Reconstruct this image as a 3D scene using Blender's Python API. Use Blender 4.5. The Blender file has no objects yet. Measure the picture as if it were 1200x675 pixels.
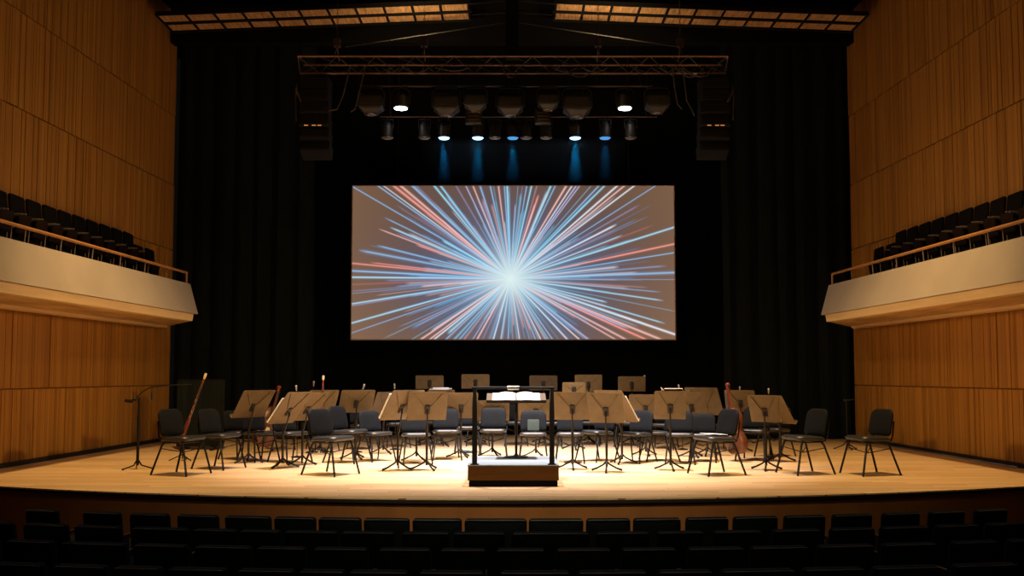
import bpy, math, random
import numpy as np
from mathutils import Vector, Matrix
random.seed(7)
sc = bpy.context.scene
col = sc.collection
R = math.radians

# ------------------------------------------------------------------ camera
F, EYE, PITCH = 1100.0, 1.34, R(3.5)
SHIFT = (102.5 - F*math.tan(PITCH))/1200.0
cam = bpy.data.cameras.new('camera'); co = bpy.data.objects.new('camera', cam); col.objects.link(co)
co.location = (0, 0, EYE); co.rotation_euler = (R(90)+PITCH, 0, 0)
cam.sensor_width = 36; cam.lens = 36*F/1200; cam.shift_y = SHIFT; cam.clip_end = 200
sc.camera = co
CP, SP = math.cos(PITCH), math.sin(PITCH)
def ray(px, py):
    u = (px-600)/F; v = -(py-337.5-SHIFT*1200)/F
    return Vector((u, CP-v*SP, SP+v*CP))
def at(px, py, y):
    d = ray(px, py); k = y/d.y
    return Vector((d.x*k, y, EYE+d.z*k))
def onz(px, py, z=0.0):
    d = ray(px, py); k = (z-EYE)/d.z
    return Vector((d.x*k, d.y*k, z))

# ------------------------------------------------------------------ materials
def nodes(name):
    m = bpy.data.materials.new(name); m.use_nodes = True
    nt = m.node_tree; b = nt.nodes['Principled BSDF']
    return m, nt, b
def N(nt, t, **kw):
    n = nt.nodes.new(t)
    for k, v in kw.items(): setattr(n, k, v)
    return n
def mat(name, c, rough=.6, metal=0.0, var=.12, scale=14.0, spec=.5, stretch=(1, 1, 1), bump=0.0, dark=None):
    m, nt, b = nodes(name)
    tc = N(nt, 'ShaderNodeTexCoord'); mp = N(nt, 'ShaderNodeMapping'); mp.inputs['Scale'].default_value = stretch
    no = N(nt, 'ShaderNodeTexNoise'); no.inputs['Scale'].default_value = scale; no.inputs['Detail'].default_value = 4
    nt.links.new(tc.outputs['Object'], mp.inputs[0]); nt.links.new(mp.outputs[0], no.inputs['Vector'])
    r = N(nt, 'ShaderNodeValToRGB')
    lo = dark or tuple(x*(1-var) for x in c); hi = tuple(min(1, x*(1+var)) for x in c)
    r.color_ramp.elements[0].position = .3; r.color_ramp.elements[1].position = .7
    r.color_ramp.elements[0].color = (*lo, 1); r.color_ramp.elements[1].color = (*hi, 1)
    nt.links.new(no.outputs['Fac'], r.inputs[0]); nt.links.new(r.outputs[0], b.inputs['Base Color'])
    b.inputs['Roughness'].default_value = rough; b.inputs['Metallic'].default_value = metal
    b.inputs['Specular IOR Level'].default_value = spec
    if bump:
        bp = N(nt, 'ShaderNodeBump'); bp.inputs['Strength'].default_value = bump; bp.inputs['Distance'].default_value = .01
        nt.links.new(no.outputs['Fac'], bp.inputs['Height']); nt.links.new(bp.outputs[0], b.inputs['Normal'])
    return m
def glow(name, c, s):
    m, nt, b = nodes(name)
    b.inputs['Base Color'].default_value = (*[min(1, x) for x in c], 1)
    b.inputs['Emission Color'].default_value = (*c, 1); b.inputs['Emission Strength'].default_value = s
    return m

M = {}
M['fabric'] = mat('charcoal_fabric', (.0050, .0061, .0082), .7, var=.25, scale=60, bump=.05, spec=.10)
M['vinyl'] = mat('black_vinyl', (.010, .011, .013), .42, var=.2, scale=50, spec=.55)
M['blackmetal'] = mat('black_metal', (.006, .006, .0065), .45, 0, spec=.25)
M['standmetal'] = mat('stand_metal', (.012, .009, .007), .45, .1, spec=.3)
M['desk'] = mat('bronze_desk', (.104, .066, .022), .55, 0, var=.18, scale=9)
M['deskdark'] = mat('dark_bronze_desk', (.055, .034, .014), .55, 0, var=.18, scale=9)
M['chrome'] = mat('chrome', (.7, .7, .68), .25, 1.0, var=.05)
M['paper'] = mat('paper', (.82, .80, .76), .8, var=.04)
M['cello'] = mat('cello_varnish', (.085, .026, .010), .25, var=.3, scale=10, stretch=(1, 1, .2))
M['ebony'] = mat('ebony', (.015, .012, .01), .4)
M['bassoon'] = mat('bassoon_wood', (.16, .03, .02), .25, var=.3)
M['ivory'] = mat('ivory', (.75, .62, .42), .4)
M['podium'] = mat('podium_wood', (.070, .027, .004), .6, spec=.12, var=.2, scale=6, stretch=(.3, 1, 3))
M['carpet'] = mat('pale_carpet', (.22, .27, .32), .95, var=.08, scale=90)
M['plinth'] = mat('dark_plinth', (.004, .003, .002), .8, spec=.05)
M['fascia'] = mat('fascia_plaster', (.35, .30, .26), .7, var=.07, scale=1.2)
M['lip'] = mat('balcony_lip_wood', (.84, .62, .32), .5, var=.1, scale=3, stretch=(3, .2, 3))
M['soffit'] = mat('soffit_wood', (.60, .40, .17), .5, var=.35, scale=2.2, stretch=(3, .5, 1))
M['railwood'] = mat('rail_wood', (.36, .17, .06), .4, var=.15, scale=5)
M['seatdark'] = mat('balcony_seat_cloth', (.0035, .0028, .003), .85, var=.3, scale=40, spec=.08)
M['seatred'] = mat('balcony_seat_pan', (.010, .005, .0047), .8, var=.3, scale=40, spec=.08)
M['seatarm'] = mat('balcony_seat_arm', (.17, .13, .11), .4)
M['hallseat'] = mat('hall_seat_cloth', (.006, .0105, .0135), .85, var=.25, scale=50, spec=.12)
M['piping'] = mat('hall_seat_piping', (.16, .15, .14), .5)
M['hallarm'] = mat('hall_seat_arm', (.03, .022, .016), .45)
M['drape'] = mat('black_drape', (.0075, .010, .0105), .95, var=.3, scale=4, stretch=(4, 4, .3), spec=.1)
M['backdrop'] = mat('black_backdrop', (.0025, .003, .0034), .95, var=.3, scale=4, stretch=(4, 4, .3), spec=.05)
M['black'] = mat('matt_black', (.006, .006, .006), .8, spec=.2)
M['ceil'] = mat('ceiling_black', (.004, .0036, .003), .9, spec=.1)
M['truss'] = mat('truss_metal', (.075, .052, .038), .5, .3)
M['chord'] = mat('truss_chord', (.34, .18, .12), .5, .2)
M['fixture'] = mat('fixture_housing', (.012, .010, .008), .55, .1, var=.3)
M['fixturelight'] = mat('fixture_cover', (.026, .020, .014), .5, .1, var=.2)
M['cable'] = mat('rubber_cable', (.05, .038, .030), .6)
M['silver'] = mat('mic_silver', (.6, .58, .55), .3, .9)
M['grille'] = mat('ceiling_board', (.55, .32, .13), .6, var=.45, scale=5, stretch=(6, .6, 1))
M['batten'] = mat('batten', (.02, .019, .017), .6)
M['riser'] = mat('riser_wood', (.26, .105, .028), .6, var=.15, scale=3, stretch=(1, 1, .3))
M['hallfloor'] = mat('hall_floor', (.012, .010, .009), .8)
M['basebd'] = mat('baseboard_black', (.008, .006, .005), .6)
M['lensoff'] = mat('unlit_lens', (.12, .11, .10), .2, .4)
M['whitelens'] = glow('white_lens', (.95, .97, 1), 14)
M['bluelens'] = glow('blue_lens', (.22, .62, 1), 5)
M['bluelensdim'] = glow('dim_blue_lens', (.05, .30, .75), .8)
M['led'] = glow('orange_led', (1, .42, .12), .35)

def wall_wood():
    m, nt, b = nodes('wall_slats')
    a = N(nt, 'ShaderNodeAttribute', attribute_name='tone')
    tc = N(nt, 'ShaderNodeTexCoord'); mp = N(nt, 'ShaderNodeMapping'); mp.inputs['Scale'].default_value = (14, 14, .5)
    no = N(nt, 'ShaderNodeTexNoise'); no.inputs['Scale'].default_value = 1.5; no.inputs['Detail'].default_value = 5
    nt.links.new(tc.outputs['Object'], mp.inputs[0]); nt.links.new(mp.outputs[0], no.inputs['Vector'])
    ad = N(nt, 'ShaderNodeMath', operation='MULTIPLY_ADD'); ad.inputs[1].default_value = .55
    nt.links.new(no.outputs['Fac'], ad.inputs[0])
    mu = N(nt, 'ShaderNodeMath', operation='MULTIPLY'); mu.inputs[1].default_value = .6
    nt.links.new(a.outputs['Fac'], mu.inputs[0]); nt.links.new(mu.outputs[0], ad.inputs[2])
    r = N(nt, 'ShaderNodeValToRGB')
    r.color_ramp.elements[0].position = .15; r.color_ramp.elements[0].color = (.20, .082, .013, 1)
    r.color_ramp.elements[1].position = .85; r.color_ramp.elements[1].color = (.43, .205, .040, 1)
    nt.links.new(ad.outputs[0], r.inputs[0]); nt.links.new(r.outputs[0], b.inputs['Base Color'])
    b.inputs['Roughness'].default_value = .5; b.inputs['Specular IOR Level'].default_value = .25
    return m
M['wall'] = wall_wood()

def plank_floor():
    m, nt, b = nodes('stage_planks')
    L = nt.links.new
    tc = N(nt, 'ShaderNodeTexCoord'); sp = N(nt, 'ShaderNodeSeparateXYZ'); L(tc.outputs['Object'], sp.inputs[0])
    def math_(op, a, v2=None, v3=None):
        n = N(nt, 'ShaderNodeMath', operation=op)
        for i, v in enumerate((a, v2, v3)):
            if v is None: continue
            if isinstance(v, (int, float)): n.inputs[i].default_value = v
            else: L(v, n.inputs[i])
        return n.outputs[0]
    row = math_('DIVIDE', sp.outputs['Y'], .11); rid = math_('FLOOR', row); rfr = math_('FRACT', row)
    wn = N(nt, 'ShaderNodeTexWhiteNoise', noise_dimensions='1D'); L(rid, wn.inputs['W'])
    cx = math_('ADD', math_('DIVIDE', sp.outputs['X'], 1.9), math_('MULTIPLY', wn.outputs['Value'], 9.0))
    cid = math_('FLOOR', cx); cfr = math_('FRACT', cx)
    w2 = N(nt, 'ShaderNodeTexWhiteNoise', noise_dimensions='2D')
    cb = N(nt, 'ShaderNodeCombineXYZ'); L(rid, cb.inputs[0]); L(cid, cb.inputs[1]); L(cb.outputs[0], w2.inputs['Vector'])
    mp = N(nt, 'ShaderNodeMapping'); mp.inputs['Scale'].default_value = (.7, 16, 1); L(tc.outputs['Object'], mp.inputs[0])
    no = N(nt, 'ShaderNodeTexNoise'); no.inputs['Scale'].default_value = 1.6; no.inputs['Detail'].default_value = 5; L(mp.outputs[0], no.inputs['Vector'])
    tone = math_('ADD', math_('MULTIPLY', w2.outputs['Value'], .5), math_('MULTIPLY', no.outputs['Fac'], .75))
    r = N(nt, 'ShaderNodeValToRGB')
    r.color_ramp.elements[0].position = .15; r.color_ramp.elements[0].color = (.44, .270, .125, 1)
    r.color_ramp.elements[1].position = .9; r.color_ramp.elements[1].color = (.70, .505, .30, 1)
    L(tone, r.inputs[0])
    gap = math_('MULTIPLY', math_('GREATER_THAN', rfr, .05), math_('GREATER_THAN', cfr, .003))
    mx = N(nt, 'ShaderNodeMixRGB'); mx.inputs[1].default_value = (.25, .12, .04, 1); L(gap, mx.inputs[0]); L(r.outputs[0], mx.inputs[2])
    L(mx.outputs[0], b.inputs['Base Color'])
    b.inputs['Roughness'].default_value = .42; b.inputs['Specular IOR Level'].default_value = .3
    return m
M['floor'] = plank_floor()

# ------------------------------------------------------------------ mesh building
class MB:
    def __init__(s): s.v = []; s.f = []
    def add(s, vs, fs):
        o = len(s.v); s.v += [tuple(v) for v in vs]; s.f += [tuple(i+o for i in f) for f in fs]; return s
    def box(s, lo, hi, mtx=None):
        (a, b, c), (d, e, f) = lo, hi
        vs = [Vector(p) for p in ((a,b,c),(d,b,c),(d,e,c),(a,e,c),(a,b,f),(d,b,f),(d,e,f),(a,e,f))]
        if mtx: vs = [mtx @ v for v in vs]
        return s.add(vs, [(3,2,1,0),(4,5,6,7),(0,1,5,4),(1,2,6,5),(2,3,7,6),(3,0,4,7)])
    def tube(s, pts, r, n=8, cap=True):
        pts = [Vector(p) for p in pts]; rs = r if isinstance(r, (list, tuple)) else [r]*len(pts)
        vs = []; up = None
        for i, p in enumerate(pts):
            d = (pts[min(i+1, len(pts)-1)]-pts[max(i-1, 0)]).normalized()
            if up is None:
                up = Vector((0, 0, 1)) if abs(d.z) < .9 else Vector((0, 1, 0))
            a = d.cross(up)
            if a.length < 1e-4: a = d.cross(Vector((1, 0, 0)))
            a.normalize(); b = a.cross(d).normalized(); up = b
            for k in range(n):
                t = 2*math.pi*k/n; vs.append(p+(a*math.cos(t)+b*math.sin(t))*rs[i])
        fs = []
        for i in range(len(pts)-1):
            for k in range(n):
                q = (k+1) % n; fs.append((i*n+k, (i+1)*n+k, (i+1)*n+q, i*n+q))
        if cap: fs += [tuple(range(n)), tuple(reversed(range((len(pts)-1)*n, len(pts)*n)))]
        return s.add(vs, fs)
    def lathe(s, prof, n=16, mtx=None):
        vs = []; fs = []
        for r_, z in prof:
            for k in range(n):
                t = 2*math.pi*k/n; v = Vector((r_*math.cos(t), r_*math.sin(t), z)); vs.append(mtx @ v if mtx else v)
        m = len(prof)
        for i in range(m-1):
            for k in range(n):
                q = (k+1) % n; fs.append((i*n+k, i*n+q, (i+1)*n+q, (i+1)*n+k))
        fs += [tuple(reversed(range(n))), tuple(range((m-1)*n, m*n))]
        return s.add(vs, fs)
    def sphere(s, c, r, n=10):
        c = Vector(c); prof = [(max(1e-4, r*math.sin(math.pi*i/6)), -r*math.cos(math.pi*i/6)) for i in range(7)]
        return s.lathe(prof, n, Matrix.Translation(c))
    def loops(s, loops):
        n = len(loops[0]); vs = [v for l in loops for v in l]; fs = []
        for i in range(len(loops)-1):
            for k in range(n):
                q = (k+1) % n; fs.append((i*n+k, i*n+q, (i+1)*n+q, (i+1)*n+k))
        fs += [tuple(reversed(range(n))), tuple(range((len(loops)-1)*n, len(loops)*n))]
        return s.add(vs, fs)
    def prism(s, outline, t, mtx=None, edge=0.0, bend=None):
        """outline in XZ, thickness t along Y (centred), softened edge, optional bend(v)."""
        c = sum((Vector((x, 0, z)) for x, z in outline), Vector())/len(outline)
        L = []
        for sc_, y in ((.05, -t/2-edge*.4), (.5, -t/2-edge*.3), (.86, -t/2), (1-(.03 if edge else 0), -t/2+edge), (1, -t/2+edge*2), (1, t/2-edge*2), (1-(.03 if edge else 0), t/2-edge), (.86, t/2), (.5, t/2+edge*.3), (.05, t/2+edge*.4)):
            l = []
            for x, z in outline:
                v = c+(Vector((x, 0, z))-c)*sc_; v.y = y
                if bend: v = bend(v)
                l.append(mtx @ v if mtx else v)
            L.append(l)
        return s.loops(L)
    def build(s, name, m, parent=None, smooth=True, loc=None):
        me = bpy.data.meshes.new(name); me.from_pydata(s.v, [], s.f); me.validate(); me.update()
        o = bpy.data.objects.new(name, me); col.objects.link(o); me.materials.append(m)
        if smooth:
            me.polygons.foreach_set('use_smooth', [True]*len(me.polygons))
            try: me.set_sharp_from_angle(angle=R(38))
            except Exception: pass
        if parent: o.parent = parent
        if loc is not None: o.location = loc
        return o
def rrect(w, h, r, n=4, cz=0.0, rb=None):
    pts = []; rb = r if rb is None else rb
    for (sx, sz, a0, rr) in ((1, -1, -90, rb), (1, 1, 0, r), (-1, 1, 90, r), (-1, -1, 180, rb)):
        for i in range(n+1):
            a = R(a0+90*i/n); pts.append((sx*(w/2-rr)+rr*math.cos(a), cz+sz*(h/2-rr)+rr*math.sin(a)))
    return pts
def tag(o, label=None, cat=None, group=None, kind=None):
    if label: o['label'] = label
    if cat: o['category'] = cat
    if group: o['group'] = group
    if kind: o['kind'] = kind
    return o
def empty(name, loc=(0, 0, 0), rz=0.0):
    o = bpy.data.objects.new(name, None); col.objects.link(o); o.location = loc; o.rotation_euler = (0, 0, rz)
    o.empty_display_size = .1
    return o
def thing(name, label, cat, loc=(0, 0, 0), rz=0.0, group=None): return tag(empty(name, loc, rz), label, cat, group)
def kids(o): return [c for c in bpy.data.objects if c.parent is o]
def tree(o): return (o, [tree(c) for c in kids(o)])
def copy_tree(t, parent=None):
    o, ch = t; c = o.copy(); col.objects.link(c); c.parent = parent
    for x in ch: copy_tree(x, c)
    return c
def struct(o): o['kind'] = 'structure'; return o

# ------------------------------------------------------------------ the room
ARC_C, ARC_R = 27.3, 17.0                       # the curve of the stage edge and of the rows
def arc_y(x, r=ARC_R): return ARC_C-math.sqrt(r*r-x*x)
WSL = .0455
def wall_x(y): return 7.40-WSL*(y-13.6)
YB = 19.6                                       # rear end of the wooden side walls
YBACK = 21.6

m = MB(); n = 48; vs = []; fs = []
xs = [-7.6+15.2*i/n for i in range(n+1)]
for x in xs: vs += [(x, arc_y(x), 0), (x, YBACK+.4, 0), (x, arc_y(x), -.05), (x, YBACK+.4, -.05)]
for i in range(n):
    a, b = 4*i, 4*i+4
    fs += [(a, b, b+1, a+1), (a+2, a+3, b+3, b+2), (a, a+2, b+2, b)]
struct(m.add(vs, fs).build('floor', M['floor'], smooth=False))
def arc_strip(name, r, z0, z1, ma, t=.03):
    m = MB(); vs = []; fs = []
    for x in xs:
        y = arc_y(x, r); vs += [(x, y, z0), (x, y, z1), (x, y+t, z1), (x, y+t, z0)]
    for i in range(n):
        a, b = 4*i, 4*i+4
        fs += [(a, b, b+1, a+1), (a+1, b+1, b+2, a+2), (a+3, a+2, b+2, b+3), (a, a+3, b+3, b)]
    return struct(m.add(vs, fs).build(name, ma, smooth=False))
arc_strip('trim_1', ARC_R+.012, -.05, -.014, M['basebd'], .02)
arc_strip('trim_2', ARC_R-.03, -.86, -.05, M['riser'], .05)
m = MB(); m.box((-8.4, -1, -.92), (8.4, 17, -.86)); struct(m.build('floor_hall', M['hallfloor'], smooth=False))

def side_wall(name, s, seed):
    rnd = random.Random(seed)
    bands = [(0, 1.13), (1.15, 2.62), (2.64, 3.96), (3.98, 5.33), (5.35, 6.80), (6.82, 9.3)]
    bands[0] = (-.0, 1.13)
    v = []; f = []; tone = []
    def P(y, z, off): return (s*(wall_x(y)+off), y, z)
    def quad(a, b, c, d, t): 
        i = len(v); v.extend((a, b, c, d)); f.append((i, i+1, i+2, i+3) if s < 0 else (i+3, i+2, i+1, i)); tone.append(t)
    # backing
    quad(P(1, -.9, .05), P(YB, -.9, .05), P(YB, 9.3, .05), P(1, 9.3, .05), 0)
    quad(P(1, -.9, .004), P(11.3, -.9, .004), P(11.3, 0, .004), P(1, 0, .004), .2)
    for bi, (z0, z1) in enumerate(bands):
        y = 1.0; joint = rnd.uniform(4, 7); run = 0; base = rnd.uniform(.35, .6)
        while y < YB:
            w = rnd.choice((.03, .04, .04, .055, .08)); y2 = min(YB, y+w)
            t = base+rnd.choice((-.3, -.12, -.05, 0, .06, .12, .28))
            off = rnd.choice((0, .006, .012, .012))
            quad(P(y, z0, off), P(y2, z0, off), P(y2, z1, off), P(y, z1, off), t)
            quad(P(y, z0, .05), P(y, z0, off), P(y, z1, off), P(y, z1, .05), t*.8)
            quad(P(y2, z0, off), P(y2, z0, .05), P(y2, z1, .05), P(y2, z1, off), t*.8)
            quad(P(y, z1, off), P(y2, z1, off), P(y2, z1, .05), P(y, z1, .05), t*.8)
            quad(P(y, z0, .05), P(y2, z0, .05), P(y2, z0, off), P(y, z0, off), t*.8)
            run += w; y = y2
            if run > joint: y += .025; run = 0; joint = rnd.uniform(4, 7); base = rnd.uniform(.38, .56)
    # rear return of the wall
    quad(P(YB, -.05, .05), P(YB, -.05, .3), P(YB, 9.3, .3), P(YB, 9.3, .05), .2)
    mb = MB(); mb.v = v; mb.f = f
    o = mb.build(name, M['wall'], smooth=False)
    a = o.data.attributes.new('tone', 'FLOAT', 'FACE'); a.data.foreach_set('value', tone[:len(o.data.polygons)])
    return struct(o)
side_wall('wall_left', -1, 3); side_wall('wall_right', 1, 5)
for nm, s in (('baseboard_left', -1), ('baseboard_right', 1)):
    m = MB(); ys = [11.55, YB]
    vs = []
    for y in ys:
        for off, z in ((-.035, 0), (-.035, .07), (.0, .07), (.0, 0)): vs.append((s*(wall_x(y)+off), y, z))
    m.add(vs, [(0,1,5,4),(1,2,6,5),(2,3,7,6),(3,0,4,7),(0,3,2,1),(4,5,6,7)])
    struct(m.build(nm, M['basebd'], smooth=False))

# ceiling over the hall and the stage (black), beam at its rear edge
m = MB(); m.box((-8.6, 0, 9.0), (8.6, 22.3, 9.15)); struct(m.build('ceiling', M['ceil'], smooth=False))
m = MB(); m.box((-7.6, 19.25, 8.3), (7.6, 19.5, 9.0)); struct(m.build('trim_3', M['ceil'], smooth=False))
m = MB(); m.box((-7.8, YBACK+.3, -.05), (7.8, YBACK+.45, 9)); struct(m.build('wall_back', M['black'], smooth=False))

# ------------------------------------------------------------------ drapes
def drape(name, x0, x1, y, z0, z1, ma, amp, step, seed, label, cat='curtain', group=None):
    rnd = random.Random(seed); n = max(8, int((x1-x0)/step*6)); ph = rnd.random()*6
    cols = []
    for i in range(n+1):
        x = x0+(x1-x0)*i/n; t = (x-x0)/step*2*math.pi
        d = amp*(math.sin(t+ph)+.5*math.sin(t*.37+1+ph)+.3*math.sin(t*1.9+2*ph))
        cols.append((x, y+d))
    rows = [z0, z0+.3*(z1-z0), z0+.7*(z1-z0), z1]
    vs = []; fs = []
    for k, z in enumerate(rows):
        for (x, yy) in cols: vs.append((x+.03*math.sin(z*2+x*5), y+(yy-y)*(1-.12*k), z))
    back = len(vs)
    vs += [(a, b+.02, c) for a, b, c in vs]
    for k in range(3):
        for i in range(n):
            a = k*(n+1)+i; b = a+n+1; fs += [(a, a+1, b+1, b), (back+a+1, back+a, back+b, back+b+1)]
    m = MB().add(vs, fs); o = m.build(name, ma)
    return tag(o, label, cat, group)
drape('side_curtain', -7.2, -4.22, 19.95, .0, 8.98, M['drape'], .05, .42, 11, 'tall black pleated stage curtain at the left of the stage, beside the wooden wall')
drape('side_curtain', 4.50, 7.3, 19.95, .0, 8.98, M['drape'], .05, .42, 12, 'tall black pleated stage curtain at the right of the stage, beside the wooden wall')
drape('backdrop_curtain', -7.3, 7.3, 21.4, .0, 8.98, M['backdrop'], .025, .6, 13, 'wide black backdrop curtain hanging behind the projection screen')
drape('curtain_valance', -7.4, 7.4, 21.0, 7.9, 8.98, M['backdrop'], .02, .5, 14, 'black valance hanging above the projection screen at the rear of the stage')

# ------------------------------------------------------------------ balconies
def balcony(s, yend, side):
    def X(y, inset): return s*(wall_x(y)-inset)
    t = thing('balcony', 'cream fronted balcony with wooden handrail along the %s wooden wall' % side, 'balcony')
    y0, y1 = 3.0, yend
    def sweep(pairs, name, ma, ends=True, y0=y0, y1=y1):
        """pairs: (inset from wall, z, extra end length) profile, swept from y0 to y1"""
        m = MB(); k = len(pairs); vs = []
        for y in (y0, y1):
            for p in pairs:
                yy = y+(p[2] if len(p) > 2 and y == y1 else 0); vs.append((X(yy, p[0]), yy, p[1]))
        fs = []
        for i in range(k):
            q = (i+1) % k; fs.append((i, q, k+q, k+i) if s > 0 else (q, i, k+i, k+q))
        fs += [tuple(range(k)) if s < 0 else tuple(reversed(range(k))), tuple(range(k, 2*k)) if s > 0 else tuple(reversed(range(k, 2*k)))]
        m.add(vs, fs); return m.build(name, ma, t, smooth=False)
    sweep([(1.16, 3.06), (1.32, 2.49), (1.22, 2.49), (1.04, 3.06)], 'fascia', M['fascia'])
    sweep([(1.235, 2.489), (1.215, 2.36), (1.05, 2.36), (1.05, 2.489)], 'lip', M['lip'])
    sweep([(1.20, 2.40, 0), (1.20, 2.365, 0), (.015, 2.345, 1.75), (.015, 2.42, 1.75)], 'soffit', M['soffit'])
    sweep([(1.06, 2.95, -.02), (1.06, 2.80, -.02), (.015, 2.80, 1.7), (.015, 2.95, 1.7)], 'deck', M['black'])
    # slats on the soffit edge
    sweep([(.25, 2.345, 1.2), (.25, 2.30, 1.2), (.02, 2.30, 1.6), (.02, 2.345, 1.6)], 'soffit_trim', M['lip'])
    se = (17.1 if s < 0 else 16.9)+.235-yend
    # inner step carrying the seats
    sweep([(.78, 2.95, se), (.78, 3.12, se), (.015, 3.12, se), (.015, 2.95, se)], 'step', M['black'])
    sweep([(.10, 2.95, .25), (.10, 3.50, .25), (.02, 3.50, .35), (.02, 2.95, .35)], 'dark_gap_board', M['black'])  # black board added behind the seats so the gap under the rail goes dark
    # handrail
    m = MB(); pts = [(X(y, 1.10), y, 3.27) for y in (y0, (y0+y1)/2, y1-.03)]
    m.tube(pts, .024, 8); m.tube([pts[-1], (X(y1-.03, 1.10), y1-.03, 3.05)], .018, 8)
    m.build('handrail', M['railwood'], t)
    k = 0; y = y1-.9
    while y > 8:
        p = MB(); p.tube([(X(y, 1.08), y, 3.04), (X(y, 1.095), y, 3.26)], .009, 6); p.build('rail_post', M['seatarm'], t); y -= .9; k += 1
    return t
balcony(-1, 17.6, 'left'); balcony(1, 17.85, 'right')

def make_balcony_seat():
    r = empty('theatre_chair')
    mt = Matrix.Translation((0, .07, .60)) @ Matrix.Rotation(R(-5), 4, 'X')
    MB().prism(rrect(.435, .46, .03), .06, mt, .008).build('backrest', M['seatdark'], r)
    mt = Matrix.Translation((0, -.02, .40)) @ Matrix.Rotation(R(8), 4, 'X')
    MB().prism(rrect(.37, .30, .025), .06, mt, .008).build('seat', M['seatred'], r)
    for s in (-1, 1):
        m = MB(); m.tube([(s*.205, .06, 0), (s*.205, .03, .50), (s*.205, -.14, .52)], .009, 6); m.box((s*.205-.014, -.16, .515), (s*.205+.014, .03, .53))
        m.build('armrest', M['seatarm'], r)
    return r
bs = make_balcony_seat(); bst = tree(bs); used = False
words_n = ['first','second','third','fourth','fifth','sixth','seventh','eighth','ninth','tenth','eleventh','twelfth','thirteenth','fourteenth','fifteenth','sixteenth','seventeenth','eighteenth','nineteenth','twentieth','twenty-first','twenty-second']
for s, side, yl in ((-1, 'left', 17.1), (1, 'right', 16.9)):
    y = yl; k = 0
    while y > 12.0:
        o = bs if not used else copy_tree(bst); used = True
        o.location = (s*(wall_x(y)-.28), y, 3.122)
        o.rotation_euler = (0, 0, R(-90 if s > 0 else 90)+s*WSL*-1)
        tag(o, 'dark folding seat on the %s balcony, %s from its stage end' % (side, words_n[k]), 'theatre seat', '%s balcony seats' % side)
        y -= .447; k += 1
    # two lower seats nearest the stage
    for j in range(2):
        o = copy_tree(bst); yy = yl+.475+j*.50
        o.location = (s*(wall_x(yy)-.26), yy, 2.952)
        o.rotation_euler = (0, 0, R(-90 if s > 0 else 90)+s*WSL*-1)
        tag(o, 'dark seat set lower at the stage end of the %s balcony, %s' % (side, ('beside the raised row', 'nearest the curtain')[j]), 'theatre seat', '%s balcony seats' % side)

# ------------------------------------------------------------------ auditorium rows (seen from behind)
def make_hall_seat():
    r = empty('theatre_chair')
    def bend(v): return Vector((v.x, v.y+.35*v.x*v.x, v.z))
    mt = Matrix.Translation((0, 0, .60)) @ Matrix.Rotation(R(8), 4, 'X')
    MB().prism(rrect(.50, .50, .035, rb=.02), .085, mt, .012, bend).build('backrest', M['hallseat'], r)
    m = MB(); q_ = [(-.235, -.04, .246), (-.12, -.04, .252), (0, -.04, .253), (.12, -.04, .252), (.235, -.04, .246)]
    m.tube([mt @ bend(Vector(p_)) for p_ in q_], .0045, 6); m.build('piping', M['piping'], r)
    mt = Matrix.Translation((0, .22, .43)) @ Matrix.Rotation(R(-75), 4, 'X')
    MB().prism(rrect(.46, .42, .05), .09, mt, .015).build('seat', M['hallseat'], r)
    for s in (-1, 1):
        m = MB(); m.box((s*.222-.02, .0, .0), (s*.222+.02, .3, .04)); m.box((s*.222-.015, .05, .03), (s*.222+.015, .15, .58)); m.box((s*.222-.02, .02, .58), (s*.222+.02, .36, .62))
        m.build('armrest', M['hallarm'], r)
    return r
hs = make_hall_seat(); hst = tree(hs); used = False
ROWS = [
 (18.40, .005, 'front row by the stage', [(30,72),(97,145),(152,201),(208,258),(264,319),(322,371),(374,424),(427,480),(484,541),(545,617),(620,683),(687,738),(742,797),(803,853),(858,911),(917,967),(973,1022),(1031,1078),(1085,1131),(1138,1181)]),
 (19.30, .030, 'second row from the stage', [(-36,22),(27,84),(87,146),(155,225),(228,280),(283,331),(335,397),(402,463),(472,527),(532,592),(600,690),(698,760),(769,823),(834,891),(903,960),(970,1025),(1028,1087),(1092,1146),(1150,1206)]),
 (20.20, .058, 'third row from the stage', [(-58,4),(9,68),(73,153),(158,223),(230,297),(303,360),(369,432),(445,505),(517,569),(582,638),(652,715),(728,791),(805,870),(878,946),(955,1023),(1030,1096),(1110,1169),(1175,1236)]),
 (21.10, .078, 'row nearest the viewer', [(-20,58),(66,130),(136,193),(200,268),(281,347),(353,405),(411,479),(492,567),(586,667),(677,757),(770,833),(843,930),(938,1011),(1018,1101),(1111,1191)]),
]
for r_, ztop, rowname, spans in ROWS:
    for k, (a, b) in enumerate(spans):
        o = hs if not used else copy_tree(hst); used = True
        px = (a+b)/2; u = (px-600)/F
        y = ARC_C-r_
        for _ in range(8):
            x = u*(y*CP+(ztop-EYE)*SP); y = arc_y(x, r_)
        w = (b-a)/F*y
        o.location = (x, y, ztop-.855)
        o.rotation_euler = (0, 0, -math.asin(x/r_)*-1)
        o.scale = (w/.50, 1, 1)
        tag(o, 'dark upholstered hall seat, %s from left, %s' % (words_n[k], rowname), 'theatre seat', 'seats in the %s' % rowname)

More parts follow.
